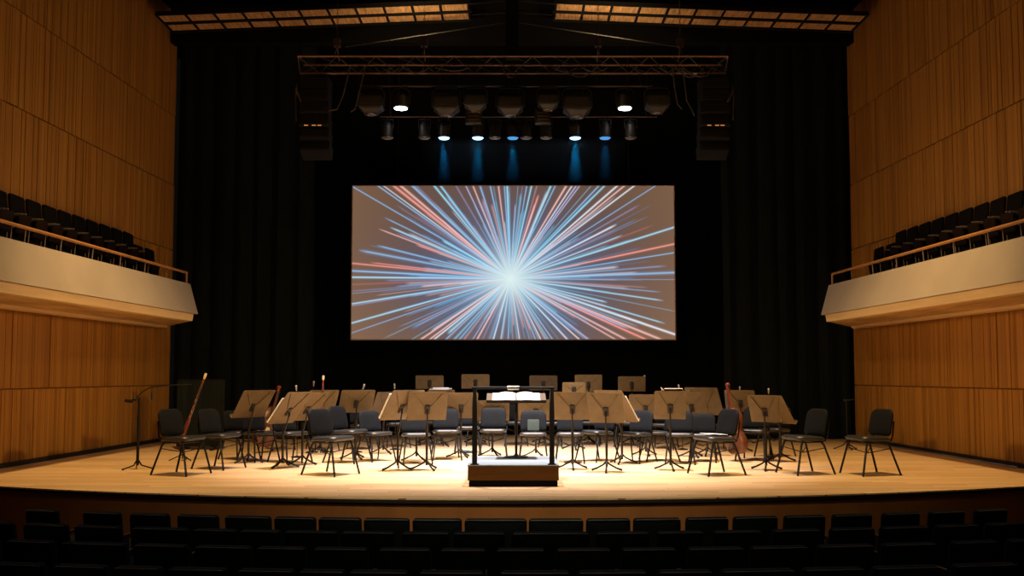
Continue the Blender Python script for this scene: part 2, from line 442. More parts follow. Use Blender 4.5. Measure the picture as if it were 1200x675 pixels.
# ------------------------------------------------------------------ projection screen
YS = 20.4
def screen():
    tl, tr, bl, br = at(414, 218, YS), at(789, 218, YS), at(411.5, 397.5, YS), at(791.5, 397.5, YS)
    x0 = (tl.x+bl.x)/2; x1 = (tr.x+br.x)/2; z0 = bl.z; z1 = tl.z; W = x1-x0; H = z1-z0
    t = thing('projection_screen', 'wide projection screen showing a burst of blue, white and red light streaks', 'screen', ((x0+x1)/2, YS, z0))
    nx, ny = 760, 366
    # image frame: crop pixels of 1135 x 535
    PX, PY = np.meshgrid(np.linspace(0, 1135, nx), np.linspace(535, 0, ny))
    C = (558.0, 325.0)
    def lin(c): 
        c = np.array(c)/255.0; return np.where(c <= .04045, c/12.92, ((c+.055)/1.055)**2.4)
    dx, dy = PX-C[0], PY-C[1]; rad = np.sqrt(dx*dx+dy*dy)+1e-6; ang = np.arctan2(dy, dx)
    base = np.zeros((ny, nx, 3)); base[:] = lin((110, 83, 63))
    base *= (1+.38*np.clip(PY/535-.35, 0, 1)+.30*np.clip(np.abs(dx)/560-.55, 0, 1)/.45-.08)[..., None]
    tint = np.exp(-(dx/330)**2-(dy/230)**2)[..., None]
    base = base*(1-.85*tint)+lin((58, 90, 138))*.85*tint
    img = base.copy()
    rnd = random.Random(21)
    B = (85, 165, 225); LB = (140, 215, 245); CY = (110, 210, 240); S = (235, 125, 110); P = (245, 185, 180); Wt = (235, 235, 245); LV = (170, 170, 225); DB = (95, 135, 185)
    def streak(ex, ey, c, w, a, r0=.06):
        ex -= 0; a0 = math.atan2(ey-C[1], ex-C[0]); L = math.hypot(ex-C[0], ey-C[1])
        d = ang-a0; d = (d+np.pi) % (2*np.pi)-np.pi
        m = np.abs(d) < .25
        rr = rad[m]; dd = d[m]
        wid = w*(.35+.65*np.clip(rr/320, .12, 1.2))
        prof = np.exp(-(dd*rr/wid)**2)
        rn = rr/L
        al = np.clip((1.0-rn)/.06, 0, 1)*np.clip((rn-r0)/.12, 0, 1)*(1-.25*rn)*a
        k = (prof*al)[:, None]
        img[m] = img[m]*(1-k)+lin(c)*k*1.05
    for _ in range(110):        # soft short fill, mostly blue
        a0 = rnd.uniform(-math.pi, math.pi); L = rnd.uniform(120, 340)
        ex, ey = C[0]+L*1.25*math.cos(a0), C[1]+L*math.sin(a0)
        streak(ex, ey, rnd.choice((B, B, CY, LB, LV, P, B, Wt)), rnd.uniform(1.5, 5), rnd.uniform(.3, .7), .08)
    for _ in range(90):         # faint longer ones
        a0 = rnd.uniform(-math.pi, math.pi); L = rnd.uniform(300, 520)
        ex, ey = C[0]+L*1.2*math.cos(a0), C[1]+L*.9*math.sin(a0)
        streak(ex, ey, rnd.choice((B, LB, DB, LV, P, S)), rnd.uniform(1.2, 2.6), rnd.uniform(.25, .5), .15)
    T = [  # end points read off the picture of the screen
     (5,6,B,2.6,.7),(92,2,B,2.6,.85),(112,2,Wt,2,.7),(148,2,S,4.5,1),(172,2,P,4,.9),(212,2,B,3.2,.95),(225,8,DB,4,.6),(290,2,CY,3.4,1),(312,2,CY,3,1),(330,30,B,5,.7),
     (400,0,LV,2.6,.8),(425,0,P,2.8,.9),(450,0,B,4,.9),(486,0,B,3.2,.95),(515,0,P,3.2,.85),(546,0,CY,4,1),(536,0,B,3,.8),(575,60,LV,3,.7),(615,0,B,3,.8),(632,0,CY,3.4,1),(658,28,S,4.6,1),(645,60,P,3,.8),
     (700,0,CY,4,1),(716,0,B,3,.8),(755,0,P,3.6,1),(775,0,Wt,2.6,.8),(790,0,LV,2.8,.9),(802,0,LV,2.4,.8),(870,0,B,2.8,.95),(890,0,CY,3.2,.9),(935,0,Wt,3.2,.95),(960,0,P,3,.9),(995,0,Wt,2.6,.9),(1070,0,B,2.2,.7),
     (935,134,Wt,3,1),(955,172,LB,2.4,.8),(1048,105,DB,1.4,.4),(1120,150,LB,3.2,.95),(1120,207,S,3.6,1),(1124,236,B,2.4,.85),(1110,280,DB,4,.5),(1128,304,B,5.5,.75),(1124,328,DB,2,.5),(1090,372,DB,3,.6),(1098,402,LB,2.6,.85),(900,408,LB,3.4,.9),
     (1104,482,LB,2.6,.85),(1130,517,Wt,3.6,1),(1060,526,P,4,.95),(1010,526,S,4.5,.95),(945,527,P,3.4,.9),(975,500,LV,3,.7),(910,527,P,2.8,.8),(820,528,LV,2.8,.85),(790,528,Wt,2.6,.9),(750,528,Wt,3,.9),(700,528,B,3,.8),(660,528,Wt,3,.9),(628,505,S,3.6,.95),(606,500,S,3,.85),(588,528,Wt,3,.9),(550,528,B,4,.85),(525,528,LB,3.4,.85),(500,528,Wt,3.4,.95),(445,528,P,4.2,1),(478,470,P,3.5,.9),(430,528,LV,2.6,.7),(340,528,B,3.4,.9),(300,528,Wt,3,.95),(285,528,P,3.2,.95),(255,528,P,3.4,.95),(385,528,B,4,.7),
     (5,512,DB,2.4,.7),(5,478,LB,3,.95),(160,495,DB,1.8,.45),(5,412,LB,2.8,.95),(80,384,P,1.6,.4),(8,376,DB,1.8,.45),(150,352,B,2.4,.5),(240,352,P,4,.8),(5,320,LB,3.4,.95),(5,298,B,4.5,.8),(8,272,S,3.4,.85),(60,268,S,2.6,.7),(20,225,B,5.5,.65),(84,208,B,3.2,.85),(90,150,P,2.2,.8),(130,144,LB,3,.95),(110,110,B,2.6,.75),(222,205,S,3.6,.9),(315,190,CY,5,.9),(350,225,B,6,.7)]
    rnd = random.Random(5)
    for ex, ey, c, w_, a_ in T:
        if ey < 10 or ey > 520 or ex > 1112 or ex < 12: ex, ey = C[0]+(ex-C[0])*1.09, C[1]+(ey-C[1])*1.09
        streak(ex, ey, c, w_*.95, a_*.85)
        core = tuple(min(255, .35*v+.65*u) for v, u in zip(c, (240, 245, 255) if c not in (S, P) else (255, 205, 195)))
        streak(ex, ey, core, w_*.42, a_*.9)
        for _ in range(1):
            q = rnd.uniform(.35, .8); o_ = rnd.uniform(-.03, .03); dx_, dy_ = ex-C[0], ey-C[1]
            streak(C[0]+q*(dx_-dy_*o_), C[1]+q*(dy_+dx_*o_), rnd.choice((c, LB, CY, Wt)), w_*.5, .6*a_)
    g = np.exp(-(np.sqrt((dx*.8)**2+dy**2)/66)**1.5)[..., None]*.95; img = img*(1-g)+lin((238, 250, 242))*g*1.05
    g = np.exp(-(np.sqrt((dx*.75)**2+dy**2)/150)**2)[..., None]*.26; img = img*(1-g)+lin((165, 215, 240))*g
    me = bpy.data.meshes.new('projected_picture')
    X, Z = np.meshgrid(np.linspace(-W/2, W/2, nx), np.linspace(0, H, ny))
    V = np.stack([X, np.full_like(X, -.004), Z], -1).reshape(-1, 3)
    idx = np.arange(nx*ny).reshape(ny, nx)
    Q = np.stack([idx[:-1, :-1], idx[:-1, 1:], idx[1:, 1:], idx[1:, :-1]], -1).reshape(-1, 4)
    me.vertices.add(len(V)); me.vertices.foreach_set('co', V.ravel())
    me.loops.add(Q.size); me.loops.foreach_set('vertex_index', Q.ravel().astype(np.int32))
    me.polygons.add(len(Q)); me.polygons.foreach_set('loop_start', np.arange(0, Q.size, 4, dtype=np.int32))
    me.update(); me.validate()
    ca = me.color_attributes.new('picture', 'FLOAT_COLOR', 'POINT')
    rgba = np.ones((ny, nx, 4), np.float32); rgba[..., :3] = np.clip(img, 0, 1.1); ca.data.foreach_set('color', rgba.ravel())
    mt, nt, b = nodes('screen_picture')
    a = N(nt, 'ShaderNodeAttribute', attribute_name='picture')
    nt.links.new(a.outputs['Color'], b.inputs['Emission Color']); b.inputs['Emission Strength'].default_value = 1.0
    b.inputs['Base Color'].default_value = (.02, .02, .02, 1); b.inputs['Roughness'].default_value = 1; b.inputs['Specular IOR Level'].default_value = 0
    me.materials.append(mt)
    o = bpy.data.objects.new('picture', me); col.objects.link(o); o.parent = t
    e = .035
    m = MB(); m.box((-W/2-e, 0, -e), (W/2+e, .04, H+e)); m.build('backing', M['black'], t, False)
    m = MB(); fr = mat('screen_edge', (.34, .22, .12), .5)
    m.box((-W/2-.02, -.012, -.022), (W/2+.02, .0, 0)); m.box((-W/2-.02, -.012, H), (W/2+.02, 0, H+.015)); m.box((-W/2-.02, -.012, 0), (-W/2, 0, H)); m.box((W/2, -.012, 0), (W/2+.02, 0, H))
    m.build('frame', fr, t, False)
    for s in (-1, 1):
        m = MB(); m.tube([(s*W*.36, .02, H+.02), (s*W*.36, .02, 8.98-z0)], .008, 6); m.build('suspension_cable', M['black'], t)
screen()

# ------------------------------------------------------------------ ceiling boards, battens
def ceiling_grille(s, side):
    t = thing('ceiling_grille', 'strip of lit wooden ceiling boards in a black grid, %s of the centre mast' % side, 'ceiling panel')
    yA, yB, yC = 17.95, 18.40, 18.86
    def P(x, y): return Vector((s*x, y, 8.63-.040*(x-.85)))
    cw = .555; x0 = .86
    for i in range(11):
        for (a, b) in ((yA, yB), (yB, yC)):
            m = MB(); g = .028
            q = [P(x0+i*cw+g, a+g), P(x0+(i+1)*cw-g, a+g), P(x0+(i+1)*cw-g, b-g*1.4), P(x0+i*cw+g, b-g*1.4)]
            vs = q+[v+Vector((0, 0, .03)) for v in q]
            fs = [(0,3,2,1),(4,5,6,7),(0,1,5,4),(1,2,6,5),(2,3,7,6),(3,0,4,7)]
            m.add(vs, fs if s > 0 else [tuple(reversed(f)) for f in fs]); m.build('board', M['grille'], t, False)
    m = MB(); W = 11*cw
    for y, w in ((yA, .02), (yB, .045), (yC, .03)):
        q = []
        for x in (x0-.05, x0+W):
            for dy, dz in ((-w, -.03), (w, -.03), (w, .05), (-w, .05)):
                p = P(x, y+dy); p.z += dz; q.append(p)
        m.add(q, [(0,1,5,4),(1,2,6,5),(2,3,7,6),(3,0,4,7),(3,2,1,0),(4,5,6,7)])
    for i in range(12):
        a = P(x0+i*cw, yA); b = P(x0+i*cw, yC); m.tube([a+Vector((0,0,.0)), b+Vector((0,0,.0))], .028, 6)
    m.build('grid_frame', M['black'], t, False)
    return t
ceiling_grille(-1, 'left'); ceiling_grille(1, 'right')
m = MB(); m.box((-.12, 17.6, 7.45), (.12, 17.9, 8.995)); tag(m.build('hanging_post', M['black'], smooth=False), 'square black post hanging from the ceiling above the middle of the truss', 'post')
for s, side in ((-1, 'left'), (1, 'right')):
    for k, (pa, pb, wh) in enumerate((((548, 5), (596, 1), 'topmost'), ((553, 17.5), (596, 15), 'middle'), ((405, 55), (597, 26.5), 'long lowest'))):
        A = at(*pa, 17.75); B_ = at(*pb, 17.75)
        m = MB(); m.tube([(s*abs(A.x), A.y, A.z), (s*max(.135, abs(B_.x)), B_.y, B_.z)], .012, 6)
        tag(m.build('hanging_strut', M['batten']), '%s thin dark strut running from the centre mast out to the %s' % (wh, side), 'strut')

# ------------------------------------------------------------------ lighting truss and lamps
YT = 17.0
def T(px, py, dy=0.0): return at(px, py, YT+dy)
def build_truss():
    t = thing('lighting_truss', 'long metal box truss carrying the stage lamps, hung from chains', 'truss')
    xl, xr = T(352, 76).x, T(850, 76).x
    zb = T(600, 86, 0).z; zt = T(600, 66, -.22).z
    chords = [(YT, zb), (YT-.22, zt), (YT+.26, zt)]
    for (y, z) in chords:
        m = MB(); m.tube([(xl, y, z), (xr, y, z)], .018, 8); m.build('chord', M['chord'], t)
    rnd = random.Random(4)
    m = MB(); nb = 22
    for i in range(nb):
        a = xl+(xr-xl)*i/nb; b = xl+(xr-xl)*(i+1)/nb
        c, d = (a, b) if i % 2 else (b, a)
        m.tube([(c, YT, zb), (d, YT-.22, zt)], .008, 5); m.tube([(d, YT, zb), (c, YT+.26, zt)], .006, 5)
        if i % 2: m.tube([(c, YT-.22, zt), (d, YT+.26, zt)], .006, 5)
    for x in (xl, xr):
        m.tube([(x, YT, zb), (x, YT-.22, zt), (x, YT+.26, zt), (x, YT, zb)], .012, 6)
    m.build('bracing', M['truss'], t)
    for k in range(16):
        x = xl+.3+(xr-xl-.6)*rnd.random(); L = rnd.uniform(.25, .7); dr = rnd.uniform(.06, .2); y = YT-.25
        pts = [(x+L*u, y-.02*math.sin(u*6), zb-dr*4*u*(1-u)+.03) for u in [i/10 for i in range(11)]]
        m = MB(); m.tube(pts, .010, 5); m.build('cable_loop', M['cable'], t)
    return xl, xr, zb, zt
XL, XR, ZB, ZT = build_truss()
for px, pt, wh in ((395, 55, 'leftmost'), (497, 44, 'second from the left'), (701, 44, 'third from the left'), (797, 52, 'rightmost')):
    x = T(px, 70).x
    t = thing('chain_hoist', 'small chain hoist holding up the truss, %s of four' % wh, 'hoist', (x, YT, ZT+.034), 0, 'truss chain hoists')
    m = MB(); m.box((-.06, -.06, .22), (.06, .06, .36)); m.lathe([(.035, 0), (.045, .02), (.045, .06), (.035, .08)], 8, Matrix.Translation((0, .06, .25)) @ Matrix.Rotation(R(90), 4, 'X')); m.build('motor', M['truss'], t)
    m = MB()
    z = .36; zc = 8.98-ZT; k = 0
    while z < zc:
        a = 0 if k % 2 else 1
        m.tube([(.012*a, .012*(1-a), z), (.012*a, .012*(1-a), z+.05)], .004, 4); m.tube([(-.012*a, -.012*(1-a), z), (-.012*a, -.012*(1-a), z+.05)], .004, 4); z += .045; k += 1
    m.build('chain', M['truss'], t)
    m = MB(); m.tube([(0, -.22, 0), (0, 0, .2), (0, .22, .02)], .012, 6); m.tube([(0, 0, .18), (0, 0, .24)], .02, 6); m.build('sling', M['truss'], t)

def pipe(px0, px1, py, dy, label, r=.022):
    a, b = T(px0, py, dy), T(px1, py, dy); mid = (a+b)/2
    t = thing('lighting_pipe', label, 'pipe', (mid.x, mid.y, mid.z)); L = (b.x-a.x)/2
    m = MB(); m.tube([(-L, 0, 0), (L, 0, 0)], r, 8); m.build('bar', M['truss'], t)
    for k in range(5):
        x = -L*.92+2*L*.92*k/4
        m = MB(); m.tube([(x, 0, 0), (x, -dy, ZB-mid.z-.03)], .012, 6); m.build('drop_arm', M['blackmetal'], t)
    return mid.z
ZP1 = pipe(422, 765, 101, -.22, 'upper horizontal lamp pipe hanging just under the truss', .018)
ZP2 = pipe(445, 770, 137, .22, 'lower horizontal lamp pipe above the row of round lamps', .014)

def make_mover():
    """wide flood lamp in an arched yoke; origin at the pipe"""
    r = empty('hanging_floodlight')
    m = MB(); m.tube([(-.27, 0, -.44), (-.265, 0, -.12), (-.20, 0, -.03), (.20, 0, -.03), (.265, 0, -.12), (.27, 0, -.44)], .016, 6); m.box((-.20, -.03, -.035), (.20, .03, -.012)); m.tube([(0, 0, -.02), (0, 0, 0)], .03, 8); m.build('mounting_yoke', M['fixturelight'], r)
    m = MB(); m.loops([[Vector(q) for q in ((-a_, -d, z), (a_, -d, z), (a_, d, z), (-a_, d, z))] for a_, d, z in ((.12, .10, -.66), (.15, .13, -.60), (.19, .17, -.56), (.245, .20, -.50), (.235, .20, -.25), (.205, .16, -.19), (.10, .10, -.17))]); m.build('housing', M['fixture'], r)
    m = MB(); m.box((-.20, -.212, -.47), (.20, -.199, -.28)); m.box((-.14, -.222, -.44), (.14, -.21, -.31)); m.build('rear_cover', M['fixturelight'], r, False)
    m = MB(); m.lathe([(.06, -.685), (.10, -.675), (.11, -.655)], 14); m.build('lens', M['lensoff'], r)
    return r
mv = make_mover(); mvt = tree(mv); used = False
for px, sc_, wh in ((435, .95, 'leftmost of the row, left of the left white lamp'), (523, 1.0, 'second from the left, right of the left white lamp'), (557, .85, 'third from the left'), (598, 1.0, 'middle one below the centre mast'), (642, .8, 'fifth from the left'), (676, 1.05, 'sixth from the left, left of the right white lamp'), (770, .9, 'rightmost of the row, right of the right white lamp')):
    o = mv if not used else copy_tree(mvt); used = True
    a = T(px, 101, -.22); o.location = (a.x, a.y, ZP1-.022); o.scale = (sc_*.95, sc_*.95, sc_*.80)
    tag(o, 'dark unlit floodlight under the truss, %s' % wh, 'stage lamp', 'unlit floodlights under the truss')

def make_white():
    r = empty('hanging_wash_light')
    m = MB(); m.tube([(-.16, 0, -.30), (-.16, 0, -.08), (-.1, 0, -.03), (.1, 0, -.03), (.16, 0, -.08), (.16, 0, -.30)], .012, 6); m.tube([(0, 0, -.03), (0, 0, 0)], .02, 6); m.build('mounting_yoke', M['fixture'], r)
    m = MB(); m.lathe([(.09, -.14), (.13, -.17), (.15, -.28), (.15, -.37), (.135, -.385)][::-1], 16); m.build('housing', M['fixture'], r)
    m = MB(); m.lathe([(.06, -.41), (.115, -.40), (.12, -.38)], 16); m.build('lens', M['whitelens'], r)
    return r
wl = make_white(); wlt = tree(wl)
for i, (px, wh) in enumerate(((470, 'left'), (732, 'right'))):
    o = wl if i == 0 else copy_tree(wlt)
    a = T(px, 101, -.22); o.location = (a.x, a.y, ZP1-.02)
    tag(o, 'stage lamp shining bright white under the %s half of the truss' % wh, 'stage lamp', 'white stage lamps')

def make_par(lens):
    r = empty('spotlight')
    m = MB(); m.tube([(-.11, 0, -.20), (-.11, 0, -.04), (.11, 0, -.04), (.11, 0, -.20)], .009, 6); m.tube([(0, 0, -.04), (0, 0, -.003)], .016, 6); m.build('mounting_yoke', M['fixture'], r)
    m = MB(); m.lathe([(.10, -.37), (.10, -.20), (.085, -.14), (.05, -.08), (.03, -.06)], 14); m.lathe([(.112, -.385), (.112, -.355)], 14); m.build('can', M['fixture'], r)
    m = MB(); m.lathe([(.035, -.412), (.085, -.404), (.104, -.386)], 14); m.build('lens', M[lens], r)
    return r
PARS = [(454, 'lensoff', 'unlit, leftmost of the lower row'), (497.5, 'lensoff', 'unlit, between the left white lamp and the first blue lamp'), (520.5, 'bluelens', 'glowing bright blue, leftmost of the blue ones'), (560, 'bluelens', 'glowing pale blue, second of the blue ones from the left'),
        (580, 'lensoff', 'unlit, just right of the second blue lamp'), (601, 'bluelensdim', 'glowing faintly blue near the middle of the row'), (616.5, 'lensoff', 'unlit, just right of the middle of the row'), (640, 'lensoff', 'unlit, under a square box left of the brightest blue lamp'), (674, 'bluelens', 'glowing brightest blue, right of the middle'), (709, 'bluelensdim', 'glowing dim blue, rightmost of the blue ones'), (739, 'lensoff', 'unlit, rightmost of the lower row')]
protos = {}
BLUE = []
for px, lens, wh in PARS:
    if lens not in protos: o = make_par(lens); protos[lens] = tree(o)
    else: o = copy_tree(protos[lens])
    a = T(px, 137, .22); o.location = (a.x, a.y, ZP2-.012)
    tag(o, 'round can lamp, %s' % wh, 'stage lamp', 'round can lamps on the lower pipe')
    if lens != 'lensoff': BLUE.append((a.x, a.y, ZP2-.44, {520.5: 1.0, 560: .7, 601: .4, 674: 1.2, 709: .45}[px]))
for px, wh in ((555, 'left'), (636, 'right')):
    a = T(px, 139, .035)
    t = thing('ballast_box', 'square dark ballast box clamped to the lower lamp pipe %s of the middle' % wh, 'box', (a.x, a.y, ZP2), 0)
    m = MB(); m.prism(rrect(.30, .27, .02), .14, Matrix.Translation((0, -.02, -.06)), .01); m.box((-.12, .04, -.02), (-.09, .165, .0)); m.box((.09, .04, -.02), (.12, .165, 0)); m.build('housing', M['fixture'], t)
    m = MB()
    for k in range(3): m.box((-.10, -.115, -.14+k*.06), (.10, -.10, -.11+k*.06))
    m.build('vent_slats', M['truss'], t, False)

# hanging loudspeaker columns at both ends of the truss
for s, side, px in ((-1, 'left', 370), (1, 'right', 836)):
    a = T(px, 100); t = thing('line_array', 'dark hanging loudspeaker column at the %s end of the truss' % side, 'loudspeaker', (a.x, YT, ZB))
    m = MB(); m.tube([(-.2, 0, -.08), (.2, 0, -.08)], .02, 6); m.tube([(-.2, 0, -.08), (-.2, 0, -.022)], .014, 6); m.tube([(.2, 0, -.08), (.2, 0, -.022)], .014, 6); m.build('rigging_frame', M['blackmetal'], t)
    z = -.12; y = 0; ang = 0
    for k in range(6):
        mt = Matrix.Translation((0, y, z)) @ Matrix.Rotation(R(-ang), 4, 'X')
        c = MB(); c.prism([(-.27, -.22), (.27, -.22), (.27, 0), (-.27, 0)], .36, mt, .008); o = c.build('cabinet', M['black'], t)
        g = MB()
        for j in range(5): g.box((-.24, -.195, -.20+j*.04), (.24, -.188, -.185+j*.04), mt)
        g.build('grille', M['fixture'], o, False)
        z -= .235; y += .02*k; ang += 4
    m = MB(); m.tube([(s*.30, -.2, -.25), (s*.32, -.2, -.5), (s*.30, -.2, -.95)], .012, 6); m.tube([(s*.31, -.2, -.35), (s*.20, -.2, -.6)], .022, 6); m.build('side_bracket', M['chrome'], t)
    for j, dx in enumerate((-.16, -.02, .08)):
        m = MB(); m.box((dx, -.20, -1.03), (dx+.07, -.185, -1.015)); m.build('indicator_light', M['led'], t, False)
# drooping power cables near the ends
for k, (pts, wh) in enumerate(([[(410, 98), (402, 112), (395, 128), (385, 130)], 'left, nearest the left loudspeaker column'], [[(428, 100), (420, 112), (416, 128), (411, 131)], 'left, beside the leftmost floodlight'], [[(788, 102), (792, 112), (794, 122), (799, 128)], 'right, beside the rightmost floodlight'], [[(800, 104), (805, 118), (811, 129), (814, 136)], 'right, nearest the right loudspeaker column'])):
    P = [T(*p, -.47) for p in pts]; P[0].z = max(P[0].z, ZB-.035)
    m = MB(); m.tube(P, .012, 6); tag(m.build('hanging_cable', M['cable']), 'power cable drooping from the truss at the %s' % wh, 'cable')

# ------------------------------------------------------------------ podium and conductor's stand
pc = onz(601.5, 570.5); PY0 = pc.y; PW = 1.10; PD = 1.25; PH = .262
t = thing('conductor_podium', "low wooden conductor's podium with pale top and black safety rail, front centre of the stage", 'podium', (pc.x, PY0, 0))
m = MB(); m.box((-PW/2, 0, .075), (PW/2, PD, PH-.012)); m.build('platform', M['podium'], t, False)
m = MB(); m.box((-PW/2+.015, .015, .0), (PW/2-.015, PD-.015, .075)); m.build('plinth', M['plinth'], t, False)
m = MB(); m.box((-PW/2-.004, -.004, PH-.012), (PW/2+.004, PD, PH)); m.build('carpet_top', M['carpet'], t, False)
for s in (-1, 1):
    m = MB(); m.box((s*(PW/2+.02)-.04, .02, 0), (s*(PW/2+.02)+.04, .14, .012)); m.build('floor_bracket', M['lip'], t, False)
RZ = 1.19; XP = .468
for s in (-1, 1):
    m = MB(); m.loops([[Vector((s*XP-a_, .004, z)), Vector((s*XP+a_, .004, z)), Vector((s*XP+a_, .05, z)), Vector((s*XP-a_, .05, z))] for a_, z in ((.030, PH), (.030, RZ-.25), (.020, RZ-.012))]); m.box((s*XP-.05, .0, PH), (s*XP+.05, .09, PH+.010)); m.build('rail_post', M['blackmetal'], t, False)
m = MB(); m.tube([(-XP-.03, .027, RZ), (XP+.03, .027, RZ)], .017, 10); m.build('top_rail', M['blackmetal'], t)
m = MB(); m.lathe([(.024, -.07), (.026, -.06), (.026, .06), (.024, .07)], 12, Matrix.Translation((0, .027, RZ)) @ Matrix.Rotation(R(90), 4, 'Y')); m.build('rail_sleeve', M['chrome'], t)

cs = (pc.x+.04, PY0+1.02, PH+.001)
t = thing('conductor_stand', "conductor's flat music stand at the back of the podium", 'music stand', cs)
zt_ = at(605, 466, cs[1]).z-PH
m = MB(); m.lathe([(.16, 0), (.16, .012), (.03, .03), (.02, .05)], 16); m.build('base', M['blackmetal'], t)
m = MB(); m.tube([(0, 0, .02), (0, 0, zt_-.02)], .017, 8); m.tube([(0, 0, .3), (0, 0, zt_-.2)], .023, 8); m.build('shaft', M['blackmetal'], t)
TIL = R(14)
mt = Matrix.Translation((0, 0, zt_)) @ Matrix.Rotation(TIL, 4, 'X')
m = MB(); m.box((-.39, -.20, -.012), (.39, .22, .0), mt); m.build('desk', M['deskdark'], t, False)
m = MB(); m.box((-.39, -.215, -.014), (.39, -.20, .022), mt); m.build('lip', M['standmetal'], t, False)
m = MB()
def page(sx):
    n = 8; vs = []; fs = []
    for i in range(n+1):
        u = i/n; x = sx*(.012+.30*u); z = .022*math.sin(math.pi*min(1, u*1.3))*.8+.008
        for y in (-.19, .20):
            vs += [mt @ Vector((x, y, z)), mt @ Vector((x, y, .004))]
    for i in range(n):
        a = 4*i; fs += [(a, a+2, a+6, a+4), (a+1, a+5, a+7, a+3), (a, a+4, a+5, a+1), (a+2, a+3, a+7, a+6)]
    fs += [(0, 1, 3, 2), (4*n, 4*n+2, 4*n+3, 4*n+1)]
    m.add(vs, fs if sx > 0 else [tuple(reversed(f)) for f in fs])
page(1); page(-1)
tag(m.build('open_score', M['paper'], None, loc=cs), "open white score lying on the conductor's stand", 'sheet music')

# ------------------------------------------------------------------ orchestra chairs
def make_chair():
    r = empty('orchestra_chair')
    # faces -Y; seat height .50, back top .88
    MB().prism(rrect(.47, .46, .09), .065, Matrix.Translation((0, -.02, .485)) @ Matrix.Rotation(R(90-3), 4, 'X'), .016).build('seat', M['vinyl'], r)
    def bend(v): return Vector((v.x, v.y-.45*v.x*v.x, v.z))
    mt = Matrix.Translation((0, .225, .70)) @ Matrix.Rotation(R(-12), 4, 'X')
    MB().prism(rrect(.45, .37, .11, n=5, rb=.05), .05, mt, .012, bend).build('backrest', M['fabric'], r)
    q = .0145
    for s in (-1, 1):
        m = MB(); m.tube([(s*.19, -.16, .455), (s*.20, -.19, .40), (s*.245, -.29, .004)], q, 8); m.build('leg', M['blackmetal'], r)
        m = MB(); m.tube([(s*.19, .12, .455), (s*.20, .17, .40), (s*.245, .31, .004)], q, 8); m.build('leg', M['blackmetal'], r)
    m = MB()
    for s in (-1, 1):
        m.tube([(s*.17, .05, .448), (s*.19, .20, .455), (s*.19, .235, .52), (s*.17, .275, .72)], .011, 6)
        m.tube([(s*.20, -.18, .44), (s*.20, .16, .44)], .010, 6)
    m.tube([(-.20, -.16, .44), (.20, -.16, .44)], .010, 6); m.tube([(-.20, .14, .44), (.20, .14, .44)], .010, 6)
    m.build('seat_frame', M['blackmetal'], r)
    m = MB(); m.tube([(-.207, -.20, .36), (0, -.02, .29), (.207, .19, .36)], .007, 6); m.tube([(.207, -.20, .36), (0, -.02, .30), (-.207, .19, .36)], .007, 6)
    m.build('stretcher', M['blackmetal'], r)
    return r
ch = make_chair(); cht = tree(ch); used = False; CHAIR_OBJ = []
CHAIRS = [  # px, py of the floor under the seat, yaw (0 faces the hall), scale, where
 (213, 556, 68, 1.0, 'far left front of the stage, by the boom microphone'),
 (257, 549, 66, .97, 'second from left in front, before the black panel'),
 (281, 540, 50, .88, 'behind second chair from left, under the leftmost brown desk'),
 (303, 540, 46, .90, 'round grey back showing between the two leftmost brown desks'),
 (340, 542, 46, .92, 'behind the pair of close-set brown desks on the left'),
 (388, 556, 58, 1.0, 'front left of the podium, standing alone in the open floor'),
 (408, 542, 64, .98, 'just behind and right of the lone front left chair'),
 (440, 540, 40, .88, 'just left of the white-edged desk'),
 (487, 543, 14, .90, 'behind the second desk left of the podium'),
 (523, 538, 8, .92, 'left of the podium rail, with a rounded back'),
 (548, 531, 4, .90, 'half hidden behind the left podium rail post'),
 (578, 537, 0, .92, 'behind the podium, left of the conductor stand'),
 (625, 542, -2, .90, 'behind the podium, right of the conductor stand'),
 (668, 542, -4, .90, 'right of the podium, behind the first desk there'),
 (700, 540, -48, .92, 'right of the podium, turned sideways to the left'),
 (745, 543, -38, .90, 'behind the second desk right of the podium, turned to the left'),
 (772, 540, -82, .90, 'seen side-on, left of the desk with the silver-edged folder'),
 (797, 543, -10, .90, 'behind the desk with the silver-edged folder'),
 (824, 541, -14, .84, 'behind the front right chair, with a small square back'),
 (839, 556, -67, 1.0, 'front right of the podium, turned to the left beside the cello'),
 (884, 540, -28, .95, 'right of the cello, with a dark blue-grey back'),
 (908, 536, -44, .92, 'under the rightmost brown desk'),
 (943, 555, -71, 1.0, 'second from the right in the front, on open floor'),
 (1019, 556, -73, 1.0, 'far right of the stage, standing alone near the wooden wall'),
 (325, 527, 40, .9, 'back left, behind the close-set pair of desks'),
 (378, 527, 30, .9, 'back row on the left, behind the desk with the upright stick'),
 (425, 527, 25, .9, 'back row on the left, behind the flat wide desk'),
 (465, 524, 15, .9, 'back row, left of the podium, behind the papers desk'),
 (505, 522, 8, .9, 'back row under the leftmost rear desk'),
 (560, 522, 2, .9, 'back row under the second rear desk'),
 (605, 522, 0, .9, 'back row behind the conductor stand'),
 (645, 523, -4, .9, 'back row under the third rear desk'),
 (690, 522, -8, .9, 'back row under the fourth rear desk'),
 (735, 523, -12, .9, 'back row under the rightmost rear desk'),
 (778, 526, -20, .9, 'back row on the right, behind the folder desk'),
 (855, 527, -34, .9, 'back right, behind the cello'),
]
for px, py, yaw, s_, wh in CHAIRS:
    o = ch if not used else copy_tree(cht); used = True
    p = onz(px, py); o.location = (p.x, p.y, 0); o.rotation_euler = (0, 0, R(yaw)); o.scale = (s_,)*3; CHAIR_OBJ.append(o)
    tag(o, 'black padded orchestra chair, %s' % wh, 'chair', 'orchestra chairs')

